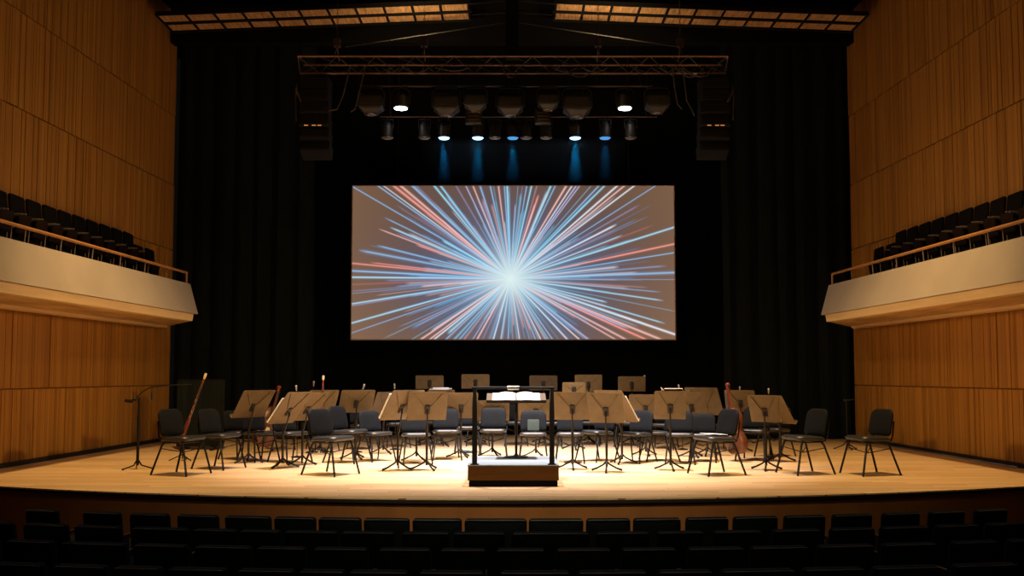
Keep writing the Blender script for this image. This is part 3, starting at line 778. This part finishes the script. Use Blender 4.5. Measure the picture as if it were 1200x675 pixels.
def on_seat(k, label, name, cat, ma, w, d, h, lean, y0):
    c = CHAIR_OBJ[k]; sc_ = c.scale.x
    mt = Matrix.Translation((0, y0, .540)) @ Matrix.Rotation(R(lean), 4, 'X')
    m = MB(); m.prism(rrect(w, h, .008, 1, cz=h/2), d, mt, .001)
    o = m.build(name, M[ma]); o.location = c.location; o.rotation_euler = c.rotation_euler; o.scale = c.scale
    return tag(o, label, cat)
M['paleteal'] = mat('pale_teal_card', (.020, .034, .030), .6)
on_seat(12, 'pale green folder standing on the chair right of the conductor stand', 'document_folder', 'folder', 'paleteal', .20, .02, .19, -9, .09)
on_seat(19, 'white paper lying on the seat of the front right chair', 'sheet_music', 'sheet music', 'paper', .24, .006, .30, 87, .12)
# ------------------------------------------------------------------ music stands
def make_stand(deskmat, w, h):
    """origin at floor, desk bracket at z = 1; back of the desk towards -Y"""
    r = empty('music_stand')
    tl = R(24)
    mt = Matrix.Translation((0, .02, 0)) @ Matrix.Rotation(tl, 4, 'X')
    return r
def stand(px, py, top, yaw, w, h, label, dm='desk', tilt=None, group='orchestra music stands', zdesk=None):
    p = onz(px, py); D = p.y
    ztop = at(px, top, D).z
    t = thing('music_stand', label, 'music stand', (p.x, p.y, 0), R(yaw), group)
    if tilt is None: tilt = 24+.32*min(50, abs(yaw))
    tl = R(tilt); zc = ztop-h; h = h/math.cos(tl)
    mt = Matrix.Translation((0, .05, zc)) @ Matrix.Rotation(tl, 4, 'X')      # top leans towards -Y (away from the player)
    m = MB(); m.prism(rrect(w, h, .025, cz=h/2), .008, mt, .0015); dk = m.build('desk', M[dm], t)
    m = MB(); m.box((-w/2, .002, -.008), (w/2, .065, .006), mt); m.box((-w/2, .058, -.008), (w/2, .065, .022), mt); m.build('lip', M[dm], t, False)
    zb = h*.38
    for sx in (-1, 1):
        m = MB(); m.prism([(sx*.045-.011, zb+.03), (sx*.045+.011, zb+.03), (sx*w*.36+.011, h-.03), (sx*w*.36-.011, h-.03)] if sx else [], .012, mt @ Matrix.Translation((0, -.0102, 0)), .002); m.build('support_rib', M[dm], t)
    m = MB(); m.prism(rrect(.075, .15, .02, cz=zb), .02, mt @ Matrix.Translation((0, -.012, 0)), .003)
    q = mt @ Vector((0, -.03, zb)); m.tube([mt @ Vector((0, -.012, zb)), q, (0, q.y-.0, q.z-.05)], .014, 6); m.build('bracket', M['standmetal'], t)
    m = MB(); m.tube([(0, q.y, q.z-.03), (0, q.y*.3, .55), (0, 0, .5)], .011, 8); m.tube([(0, 0, .07), (0, 0, .60)], .018, 8); m.lathe([(.02, .58), (.023, .6), (.02, .63)], 8); m.build('shaft', M['standmetal'], t)
    for k in range(3):
        a = R(-90+120*k+px % 37); c, s = math.cos(a), math.sin(a)
        m = MB(); m.tube([(.01*c, .01*s, .14), (.05*c, .05*s, .10), (.16*c, .16*s, .045), (.24*c, .24*s, .017)], [.012, .013, .014, .017], 6); m.build('leg', M['blackmetal'], t)
    return t, mt, w, h
W0, H0 = .54, .37
ST = {}
def S(key, *a, **k): ST[key] = stand(*a, **k)
S('s1', 291, 542, 457, 48, .56, .42, 'brown music stand, leftmost of the orchestra desks, leaning parallelogram beside the red-tipped cello neck')
S('s2a', 331, 548, 459, 60, .52, .46, 'brown music stand seen nearly edge-on with white paper along its edge, left side')
S('s2b', 354, 545, 460, 52, .52, .42, 'brown music stand overlapping the right of the edge-on one on the left')
S('s2c', 375, 532, 457, 30, .52, .40, 'brown music stand on the left with the upright wooden stick above it')
S('s5', 416, 538, 457, 26, .56, .36, 'wide brown music stand with small silver microphones above it, left of centre')
S('s6', 449, 532, 459, 36, .50, .42, 'dark brown music stand left of the white-edged desk', dm='deskdark')
S('s7', 466, 551, 457, 42, .55, .42, 'brown music stand with broad white paper edges, front left of the podium')
S('s8', 488, 540, 459, 34, .50, .40, 'brown music stand squeezed between the white-edged desk and the podium-side desk')
S('s9', 500, 551, 459, 12, .56, .40, 'large brown music stand nearest the podium on its left, papers piled behind it')
S('s10', 540, 537, 460, 8, .54, .42, 'brown music stand directly left of the podium rail post')
S('s11', 577, 535, 469, 4, .56, .34, 'brown music stand under the white score, left of the conductor stand shaft')
S('s12', 628, 536, 468, -4, .58, .34, 'brown music stand under the white score, right of the conductor stand shaft')
S('s13', 671, 550, 459, -6, .56, .40, 'brown music stand nearest the podium on its right')
S('s14', 711, 553, 460, -16, .50, .42, 'brown music stand in front, second to the right of the podium')
S('s15', 729, 543, 457, -46, .56, .48, 'tall brown music stand leaning left, pale rim, right of the podium')
S('s16', 757, 534, 462, -10, .54, .40, 'brown music stand right of the tall leaning one, squarely facing the hall')
S('s17', 786, 551, 458, -8, .44, .40, 'brown music stand with a silver-edged folder on top, right of centre')
S('s18', 812, 536, 460, -24, .52, .40, 'brown music stand just right of the folder desk, partly hidden')
S('s19', 829, 534, 454, -34, .58, .46, 'tallest brown music stand on the right, with a dark round hole shape in its back', tilt=34)
S('s21', 869, 530, 457, -22, .52, .38, 'brown music stand just right of the cello neck')
S('s22', 898, 551, 463, -28, .42, .38, 'brown music stand with a small microphone above it, second from the far right')
S('s23', 915, 541, 463, -50, .50, .44, 'brown music stand, farthest right of the orchestra desks')
RG = 'rear music stands before the backdrop'
S('r1', 503, 519, 440, 2, .56, .26, 'small rear brown desk against the black backdrop, leftmost of the rear row', tilt=10, dm='desk', group=RG)
S('r2', 557, 519, 438.5, 2, .56, .28, 'small rear brown desk against the black backdrop, above the left podium rail post', tilt=10, group=RG)
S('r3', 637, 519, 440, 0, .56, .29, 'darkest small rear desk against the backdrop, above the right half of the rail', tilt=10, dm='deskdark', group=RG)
S('r4', 690, 520, 439, -2, .54, .34, 'tallest small rear brown desk against the backdrop, right of the podium', tilt=10, group=RG)
S('r5', 673, 527, 448, -2, .42, .24, 'small rear brown desk set lower in front of the tallest rear desk', tilt=10, group=RG)
S('r6', 741, 520, 441, -2, .54, .29, 'small rear brown desk against the backdrop with a white bar at its right', tilt=10, group=RG)

def on_desk(key, w, h, label, cat='sheet music', name='sheet_music', ma='paper', th=.006, dx=0, up=.0, curl=.0):
    t, mt, sw, sh = ST[key]
    m = MB(); r = rrect(w, h, .006, 1, cz=h/2+.012+up)
    def bend(v): return Vector((v.x, v.y+curl*(v.x*v.x), v.z))
    m.prism([(x+dx, z) for x, z in r], th, mt @ Matrix.Translation((0, .008+th/2+.006, 0)), .0005, bend)
    o = m.build(name, M[ma]); o.location = t.location; o.rotation_euler = t.rotation_euler
    return tag(o, label, cat)
on_desk('s2a', .50, .465, 'white sheet music showing along the edge of the edge-on left desk', dx=-.03)
on_desk('s7', .58, .44, 'broad white sheet music rising over the white-edged desk left of the podium', th=.012, curl=.05)
on_desk('s15', .58, .485, 'pale sheet music showing over the tall desk leaning left, right of the podium', dx=.0)
on_desk('s9', .40, .405, 'white papers behind the large desk left of the podium', th=.008, dx=.05)
# loose pile of papers on a nearly flat desk
S('r7', 517, 523, 456.5, 4, .50, .09, 'nearly flat music stand carrying loose papers, left of the podium rail', tilt=76)
for k, (dx_, w_, wh) in enumerate(((-.04, .36, 'bottom sheet'), (.03, .34, 'middle sheet'), (-.01, .30, 'top sheet'))):
    o = on_desk('r7', w_, .28, 'loose white paper on the flat desk left of the podium, %s' % wh, dx=dx_, th=.010, up=.01, curl=.25)
    o.data.transform(Matrix.Translation((0, 0, .016*k)))
on_desk('r6', .035, .30, 'narrow white paper strip standing at the right edge of a rear desk', dx=.25)
# silver-edged folder on the folder desk
t, mt, w, h = ST['s17']
f = empty('music_folder'); f.location = t.location; f.rotation_euler = t.rotation_euler
m = MB(); m.prism(rrect(.30, .46, .02, cz=.25), .014, mt @ Matrix.Translation((.02, .024, 0)), .002); m.build('cover', M['black'], f)
m = MB()
for (a, b) in (((-.135, .30), (-.135, .485)), ((-.135, .485), (-.10, .43)), ((-.10, .478), (.15, .478)), ((.15, .478), (.175, .40)), ((-.15, .50), (-.13, .47))):
    m.tube([mt @ Vector((a[0]+.02, .016, a[1])), mt @ Vector((b[0]+.02, .016, b[1]))], .007, 6)
m.build('metal_edge', M['chrome'], f)
tag(f, 'black folder with silver wire edge standing on a desk right of centre', 'folder')

# ------------------------------------------------------------------ microphones
def tripod(parent, r=.28, z=.16, ma='blackmetal', a0=30):
    for k in range(3):
        a = R(a0+120*k); c, s = math.cos(a), math.sin(a)
        m = MB(); m.tube([(.012*c, .012*s, z), (.06*c, .06*s, z-.07), (r*.8*c, r*.8*s, .025), (r*c, r*s, .014)], [.012, .011, .010, .014], 6); m.build('leg', M[ma], parent)
p = onz(161, 550)
t = thing('boom_microphone_stand', 'tall black boom microphone stand at the far left of the stage', 'microphone stand', (p.x, p.y, 0))
tripod(t, .24, .13, a0=-5)
zt1 = at(160, 466, p.y).z
m = MB(); m.tube([(0, 0, .06), (0, 0, .75)], .022, 8); m.tube([(0, 0, .7), (0, 0, zt1)], .016, 8); m.lathe([(.022, .72), (.024, .75), (.02, .78)], 8); m.build('shaft', M['blackmetal'], t)
def rel(px, py): 
    q = at(px, py, p.y); return (q.x-p.x, 0, q.z)
m = MB(); m.tube([rel(149, 470), rel(158, 468), rel(167, 459), rel(176, 454), rel(195, 451.5), rel(224, 450.5)], .009, 6); m.build('boom_arm', M['blackmetal'], t)
m = MB(); m.tube([rel(147, 469.5), rel(155, 470.5)], .026, 8); m.sphere(rel(158, 468), .028, 8); m.build('counterweight', M['blackmetal'], t)
m = MB(); m.tube([rel(178, 454), rel(178, 460)], .006, 6); m.tube([rel(178, 459), rel(178.5, 468)], [.010, .022], 8); m.build('microphone', M['ebony'], t)

p = onz(993, 527)
t = thing('microphone_stand', 'thin dark microphone stand in the shade before the right curtain', 'microphone stand', (p.x, p.y, 0))
tripod(t, .24, .16)
zt2 = at(991, 469, p.y).z
m = MB(); m.tube([(0, 0, .05), (0, 0, zt2)], .011, 8); m.build('shaft', M['blackmetal'], t)
m = MB(); m.tube([(-.02, 0, zt2), (.14, 0, zt2+.01)], .010, 6); m.sphere((-.035, 0, zt2), .022, 8); m.build('microphone', M['standmetal'], t)

def desk_mic(px, tip, py, lean, wh):
    p = onz(px, py); zt = at(px, tip, p.y).z
    t = thing('small_microphone', 'slim small silver microphone, %s' % wh, 'microphone', (p.x, p.y, 0), 0, 'small silver microphones')
    m = MB(); m.lathe([(.10, 0), (.10, .012), (.02, .03)], 12); m.build('base', M['blackmetal'], t)
    m = MB(); m.tube([(0, 0, .02), (0, 0, zt-.16), (lean*.4, 0, zt-.1), (lean, 0, zt-.03)], .007, 6); m.build('gooseneck', M['blackmetal'], t)
    m = MB(); m.tube([(lean*.8, 0, zt-.07), (lean, 0, zt)], [.010, .016], 8); m.sphere((lean, 0, zt+.005), .019, 8); m.build('tip', M['silver'], t)
desk_mic(348, 453, 536, -.03, 'above the overlapping desks on the left')
desk_mic(366, 448, 530, .01, 'above the gap left of the upright wooden stick')
desk_mic(418, 451.5, 530, .12, 'leaning right over the wide desk left of centre')
desk_mic(463, 451, 527, -.02, 'above the dark desk left of the white-edged desk')
desk_mic(800, 452, 527, -.06, 'just right of the silver-edged folder')
desk_mic(868, 454, 526, .0, 'right of the red-tipped cello neck')
desk_mic(902, 456.5, 536, .0, 'above the second desk from the far right')

# ------------------------------------------------------------------ instruments
def cello(px, py_base, yaw, lean, size, label, back=0):
    p = onz(px, py_base)
    t = thing('cello', label, 'cello', (p.x, p.y, 0), R(yaw))
    mt = Matrix.Rotation(R(lean), 4, 'Y') @ Matrix.Rotation(R(-back), 4, 'X') @ Matrix.Scale(size, 4)
    half = [(.0, .12), (.10, .125), (.175, .17), (.205, .26), (.19, .36), (.135, .44), (.118, .50), (.135, .56), (.165, .63), (.16, .72), (.11, .80), (.045, .835)]
    out = half+[(-x, z) for x, z in reversed(half) if x > 0.001]
    m = MB(); m.prism(out, .12, mt, .012); m.build('body', M['cello'], t)
    m = MB(); m.prism([(-.014, .82), (.014, .82), (.011, 1.12), (-.011, 1.12)], .035, mt @ Matrix.Translation((0, -.045, 0)), .004)
    m.prism([(-.02, 1.10), (.02, 1.10), (.016, 1.20), (-.016, 1.20)], .04, mt @ Matrix.Translation((0, -.04, 0)), .006)
    m.lathe([(.02, -.03), (.03, -.02), (.03, .02), (.02, .03)], 10, mt @ Matrix.Translation((0, -.035, 1.21)) @ Matrix.Rotation(R(90), 4, 'Y')); m.build('neck', M['bassoon'], t)
    m = MB(); m.prism([(-.028, .52), (.028, .52), (.014, 1.12), (-.014, 1.12)], .012, mt @ Matrix.Translation((0, -.085, 0)), .001); m.prism([(-.025, .20), (.025, .20), (.018, .38), (-.018, .38)], .014, mt @ Matrix.Translation((0, -.08, 0)), .001); m.build('fingerboard', M['ebony'], t)
    m = MB(); m.prism([(-.045, .40), (.045, .40), (.03, .47), (-.03, .47)], .008, mt @ Matrix.Translation((0, -.085, 0)) @ Matrix.Rotation(0, 4, 'X'), .001); m.build('bridge', M['ivory'], t)
    m = MB()
    for sx in (-1, 1):
        for z in (1.13, 1.17): m.tube([mt @ Vector((0, -.04, z)), mt @ Vector((sx*.05, -.04, z))], .006, 6)
    m.build('peg', M['ebony'], t)
    m = MB(); m.tube([mt @ Vector((0, 0, .13)), mt @ Vector((0, 0, 0))], .006, 6); m.build('endpin', M['chrome'], t)
    m = MB()
    for x in (-.011, -.004, .004, .011): m.tube([mt @ Vector((x*1.6, -.094, .36)), mt @ Vector((x*1.8, -.097, .46)), mt @ Vector((x*.8, -.092, 1.11))], .0012, 4)
    m.build('strings', M['chrome'], t)
    return t
cello(866, 541, -60, -9, 1.0, 'red-brown cello standing behind the front right chair, neck up between the desks', 0)
cello(303, 531, 40, 17, .98, 'cello leaning right behind the leftmost desks, red scroll tip above them', 0)

def rod_instrument(px0, py0, px1, py1, pyb, label):
    p = onz(px0, pyb); a = at(px0, py0, p.y); b = at(px1, py1, p.y); d = (b-a)
    t = thing('bassoon', label, 'bassoon', (p.x, p.y, 0))
    A = Vector((a.x-p.x, 0, a.z)); B_ = Vector((b.x-p.x, 0, b.z))
    m = MB(); m.tube([A, A+(B_-A)*.35], [.034, .030], 10); m.build('boot_joint', M['bassoon'], t)
    m = MB(); m.tube([A+(B_-A)*.33, A+(B_-A)*.92], [.020, .016], 10); m.build('long_joint', M['bassoon'], t)
    m = MB(); m.tube([A+(B_-A)*.92, A+(B_-A)*.96, B_], [.016, .022, .019], 10); m.build('bell_ring', M['ivory'], t)
    m = MB()
    for k in range(7):
        c = A+(B_-A)*(.36+.075*k)+Vector((0, -.022, 0)); m.tube([c, c+(B_-A)*.05], .006, 5)
    m.tube([A+(B_-A)*.30+Vector((.02, -.02, 0)), A+(B_-A)*.80+Vector((.02, -.02, 0))], .004, 5); m.build('keywork', M['chrome'], t)
    # floor stand
    m = MB(); q = A+(B_-A)*.10
    m.tube([(q.x, 0, .03), (q.x, .03, q.z)], .010, 6)
    for k in range(3):
        an = R(90+120*k); m.tube([(q.x, 0, .10), (q.x+.2*math.cos(an), .2*math.sin(an), .012)], .009, 6)
    m.tube([(q.x-.05, -.04, q.z), (q.x, .03, q.z-.01), (q.x+.05, -.04, q.z)], .008, 6); m.build('floor_stand', M['blackmetal'], t)
rod_instrument(211, 520, 241.5, 437.5, 540, 'dark red bassoon leaning right behind the two leftmost chairs')
rod_instrument(376, 508, 379, 440, 533, 'upright wooden bassoon above the desk on the left, pale tip')

# black panel behind the left chairs
p = onz(238, 527); zt3 = at(238, 445, p.y).z; x0 = at(207, 500, p.y).x-p.x; x1 = at(262, 500, p.y).x-p.x
t = thing('acoustic_panel', 'tall flat black panel standing behind the two leftmost chairs', 'panel', (p.x, p.y, 0))
m = MB(); m.prism(rrect(x1-x0, zt3-.06, .01, 1, cz=.06+(zt3-.06)/2), .04, Matrix.Translation(((x0+x1)/2, 0, 0)), .004); m.build('board', M['drape'], t)
for x in (x0+.15, x1-.15):
    m = MB(); m.box((x-.03, -.22, 0), (x+.03, .22, .03)); m.box((x-.02, -.03, .02), (x+.02, .03, .08)); m.build('foot', M['blackmetal'], t, False)
m = MB(); m.box((x1-.008, -.024, .06), (x1+.004, .024, zt3)); m.box((x0, -.024, zt3-.004), (x1, .024, zt3+.006)); m.build('edge_trim', M['standmetal'], t, False)

# cable running along the foot of the right wall
pts = []
rnd = random.Random(3)
for i in range(40):
    y = 13.7+i*.125; pts.append((wall_x(y)-.075-.022*rnd.random(), y, .014+.004*rnd.random()))
m = MB(); m.tube(pts, .012, 6); tag(m.build('floor_cable', M['silver']), 'shiny cable lying along the foot of the right wooden wall', 'cable')

# small shifts in depth so that no two things touch
NUDGE = {'bassoon.001': -0.03, 'cello': -0.03, 'music_stand': -0.06, 'music_stand.001': -0.02, 'sheet_music.001': -0.02, 'music_stand.002': 0.04, 'music_stand.003': 0.06, 'music_stand.009': 0.12, 'music_stand.010': 0.02, 'music_stand.014': -0.08, 'sheet_music.003': -0.08, 'music_stand.021': -0.01, 'music_stand.028': -0.05, 'sheet_music.005': -0.05, 'sheet_music.006': -0.05, 'sheet_music.007': -0.05, 'orchestra_chair.002': 0.26, 'orchestra_chair.003': -0.01, 'orchestra_chair.009': -0.06, 'orchestra_chair.011': -0.01, 'orchestra_chair.015': 0.15, 'orchestra_chair.016': 0.02, 'orchestra_chair.017': -0.01, 'orchestra_chair.018': 0.02, 'orchestra_chair.020': 0.08, 'orchestra_chair.021': 0.14, 'orchestra_chair.028': 0.1, 'small_microphone.006': -0.07}
for nm_, k_ in NUDGE.items():
    o_ = bpy.data.objects[nm_]; d_ = Vector((o_.location.x, o_.location.y, 0)).normalized()*k_
    o_.location = o_.location+d_
# ------------------------------------------------------------------ haze under the blue lamps
hz = at(508, 160, YT+.22), at(722, 160, YT+.22)
m = MB(); zlow = at(600, 214, YT+.22).z
m.box((hz[0].x-.25, YT-.10, zlow), (hz[1].x+.25, YT+.54, ZP2-.46))
hm = bpy.data.materials.new('thin_haze'); hm.use_nodes = True; nt = hm.node_tree
nt.nodes.remove(nt.nodes['Principled BSDF']); vsn = N(nt, 'ShaderNodeVolumeScatter'); vsn.inputs['Color'].default_value = (1, 1, 1, 1)
tcn = N(nt, 'ShaderNodeTexCoord'); spn = N(nt, 'ShaderNodeSeparateXYZ'); nt.links.new(tcn.outputs['Generated'], spn.inputs[0])
def hmath(op, a, b):
    n_ = N(nt, 'ShaderNodeMath', operation=op)
    for i, v in enumerate((a, b)):
        if isinstance(v, (int, float)): n_.inputs[i].default_value = v
        else: nt.links.new(v, n_.inputs[i])
    return n_.outputs[0]
fall = hmath('POWER', spn.outputs['Z'], .9)
side = hmath('MULTIPLY', hmath('MULTIPLY', spn.outputs['X'], hmath('SUBTRACT', 1.0, spn.outputs['X'])), 4.0)
nt.links.new(hmath('MULTIPLY', hmath('MULTIPLY', fall, side), .11), vsn.inputs['Density'])
nt.links.new(vsn.outputs[0], nt.nodes['Material Output'].inputs['Volume'])
tag(m.build('stage_smoke', hm, smooth=False), 'thin haze lit blue beneath the round can lamps', 'haze', kind='stuff')

# ------------------------------------------------------------------ lights
def spot(name, loc, target, power, color, angle, blend=1.0, radius=.15):
    l = bpy.data.lights.new(name, 'SPOT'); l.energy = power; l.color = color; l.spot_size = R(angle); l.spot_blend = blend; l.shadow_soft_size = radius
    o = bpy.data.objects.new(name, l); col.objects.link(o); o.location = loc
    d = Vector(target)-Vector(loc); o.rotation_euler = d.to_track_quat('-Z', 'Y').to_euler()
    return o
WARM = (1, .62, .23); WH = (1, .865, .83)
# overhead stage wash, from the bars above the frame
spot('key_lamp', (-1.6, 13.2, 8.5), (-.9, 14.3, 0), 8600, WH, 54)
spot('key_lamp', (1.6, 13.2, 8.5), (.9, 14.3, 0), 8600, WH, 54)
spot('key_lamp', (0, 12.0, 8.5), (0, 15.8, 0), 5200, WH, 50)
spot('wash_left', (-4.0, 12.6, 8.5), (-4.6, 14.0, 0), 2900, WARM, 70)
spot('wash_right', (4.0, 12.6, 8.5), (4.6, 14.0, 0), 2900, WARM, 70)
# front of house lamps over the audience
spot('front_lamp', (-3.5, 2.5, 8.4), (1.5, 14, .3), 1750, (1, .78, .46), 42, .8)
spot('front_lamp', (3.5, 2.5, 8.4), (-1.5, 14, .3), 1750, (1, .78, .46), 42, .8)
# warm wall washers high in the hall
spot('wall_washer', (3.0, 11.0, 8.5), (-7.2, 15.5, 2.6), 380, WARM, 75)
spot('wall_washer', (-3.0, 11.0, 8.5), (7.2, 15.5, 2.6), 380, WARM, 75)
# unseen spots added out of frame, each brightening the opposite lower wall and fascia
spot('added_wall_fill', (5.9, 8.5, 3.5), (-7.1, 15.2, 1.7), 1650, WARM, 38, 1.0)
spot('added_wall_fill', (-5.9, 8.5, 3.5), (7.1, 15.2, 1.7), 1650, WARM, 38, 1.0)
# unseen spots added for a rim on the seat tops and a brighter riser
spot('added_row_rim', (-3.2, 11.8, 8.6), (-2.6, 7.6, 0), 260, (.9, .95, 1), 75, 1.0)
spot('added_row_rim', (3.2, 11.8, 8.6), (2.6, 7.6, 0), 260, (.9, .95, 1), 75, 1.0)
spot('added_riser_fill', (0, 1.0, 5.5), (0, 10.3, -.4), 150, WARM, 62, 1.0)
# unseen uplights added at truss height to brighten the ceiling boards
spot('added_board_fill', (-1.8, 17.1, 7.45), (-1.9, 18.4, 8.4), 115, (1, .68, .36), 115, 1.0, .04)
spot('added_board_fill', (1.8, 17.1, 7.45), (1.9, 18.4, 8.4), 115, (1, .68, .36), 115, 1.0, .04)
for x, y, z, k in BLUE:
    spot('blue_beam', (x, y, z), (x, y, 0), 950*k, (.0, .30, .75), 23, .8, .05)
w = bpy.data.worlds.new('world'); sc.world = w; w.use_nodes = True
w.node_tree.nodes['Background'].inputs[0].default_value = (.02, .016, .012, 1); w.node_tree.nodes['Background'].inputs[1].default_value = .15

sc.view_settings.view_transform = 'Standard'; sc.view_settings.look = 'None'
sc.view_settings.exposure = 0; sc.view_settings.gamma = 1; sc.view_settings.use_curve_mapping = False
sc.cycles.max_bounces = 6; sc.cycles.diffuse_bounces = 4; sc.cycles.use_denoising = True
sc.cycles.sample_clamp_indirect = 4
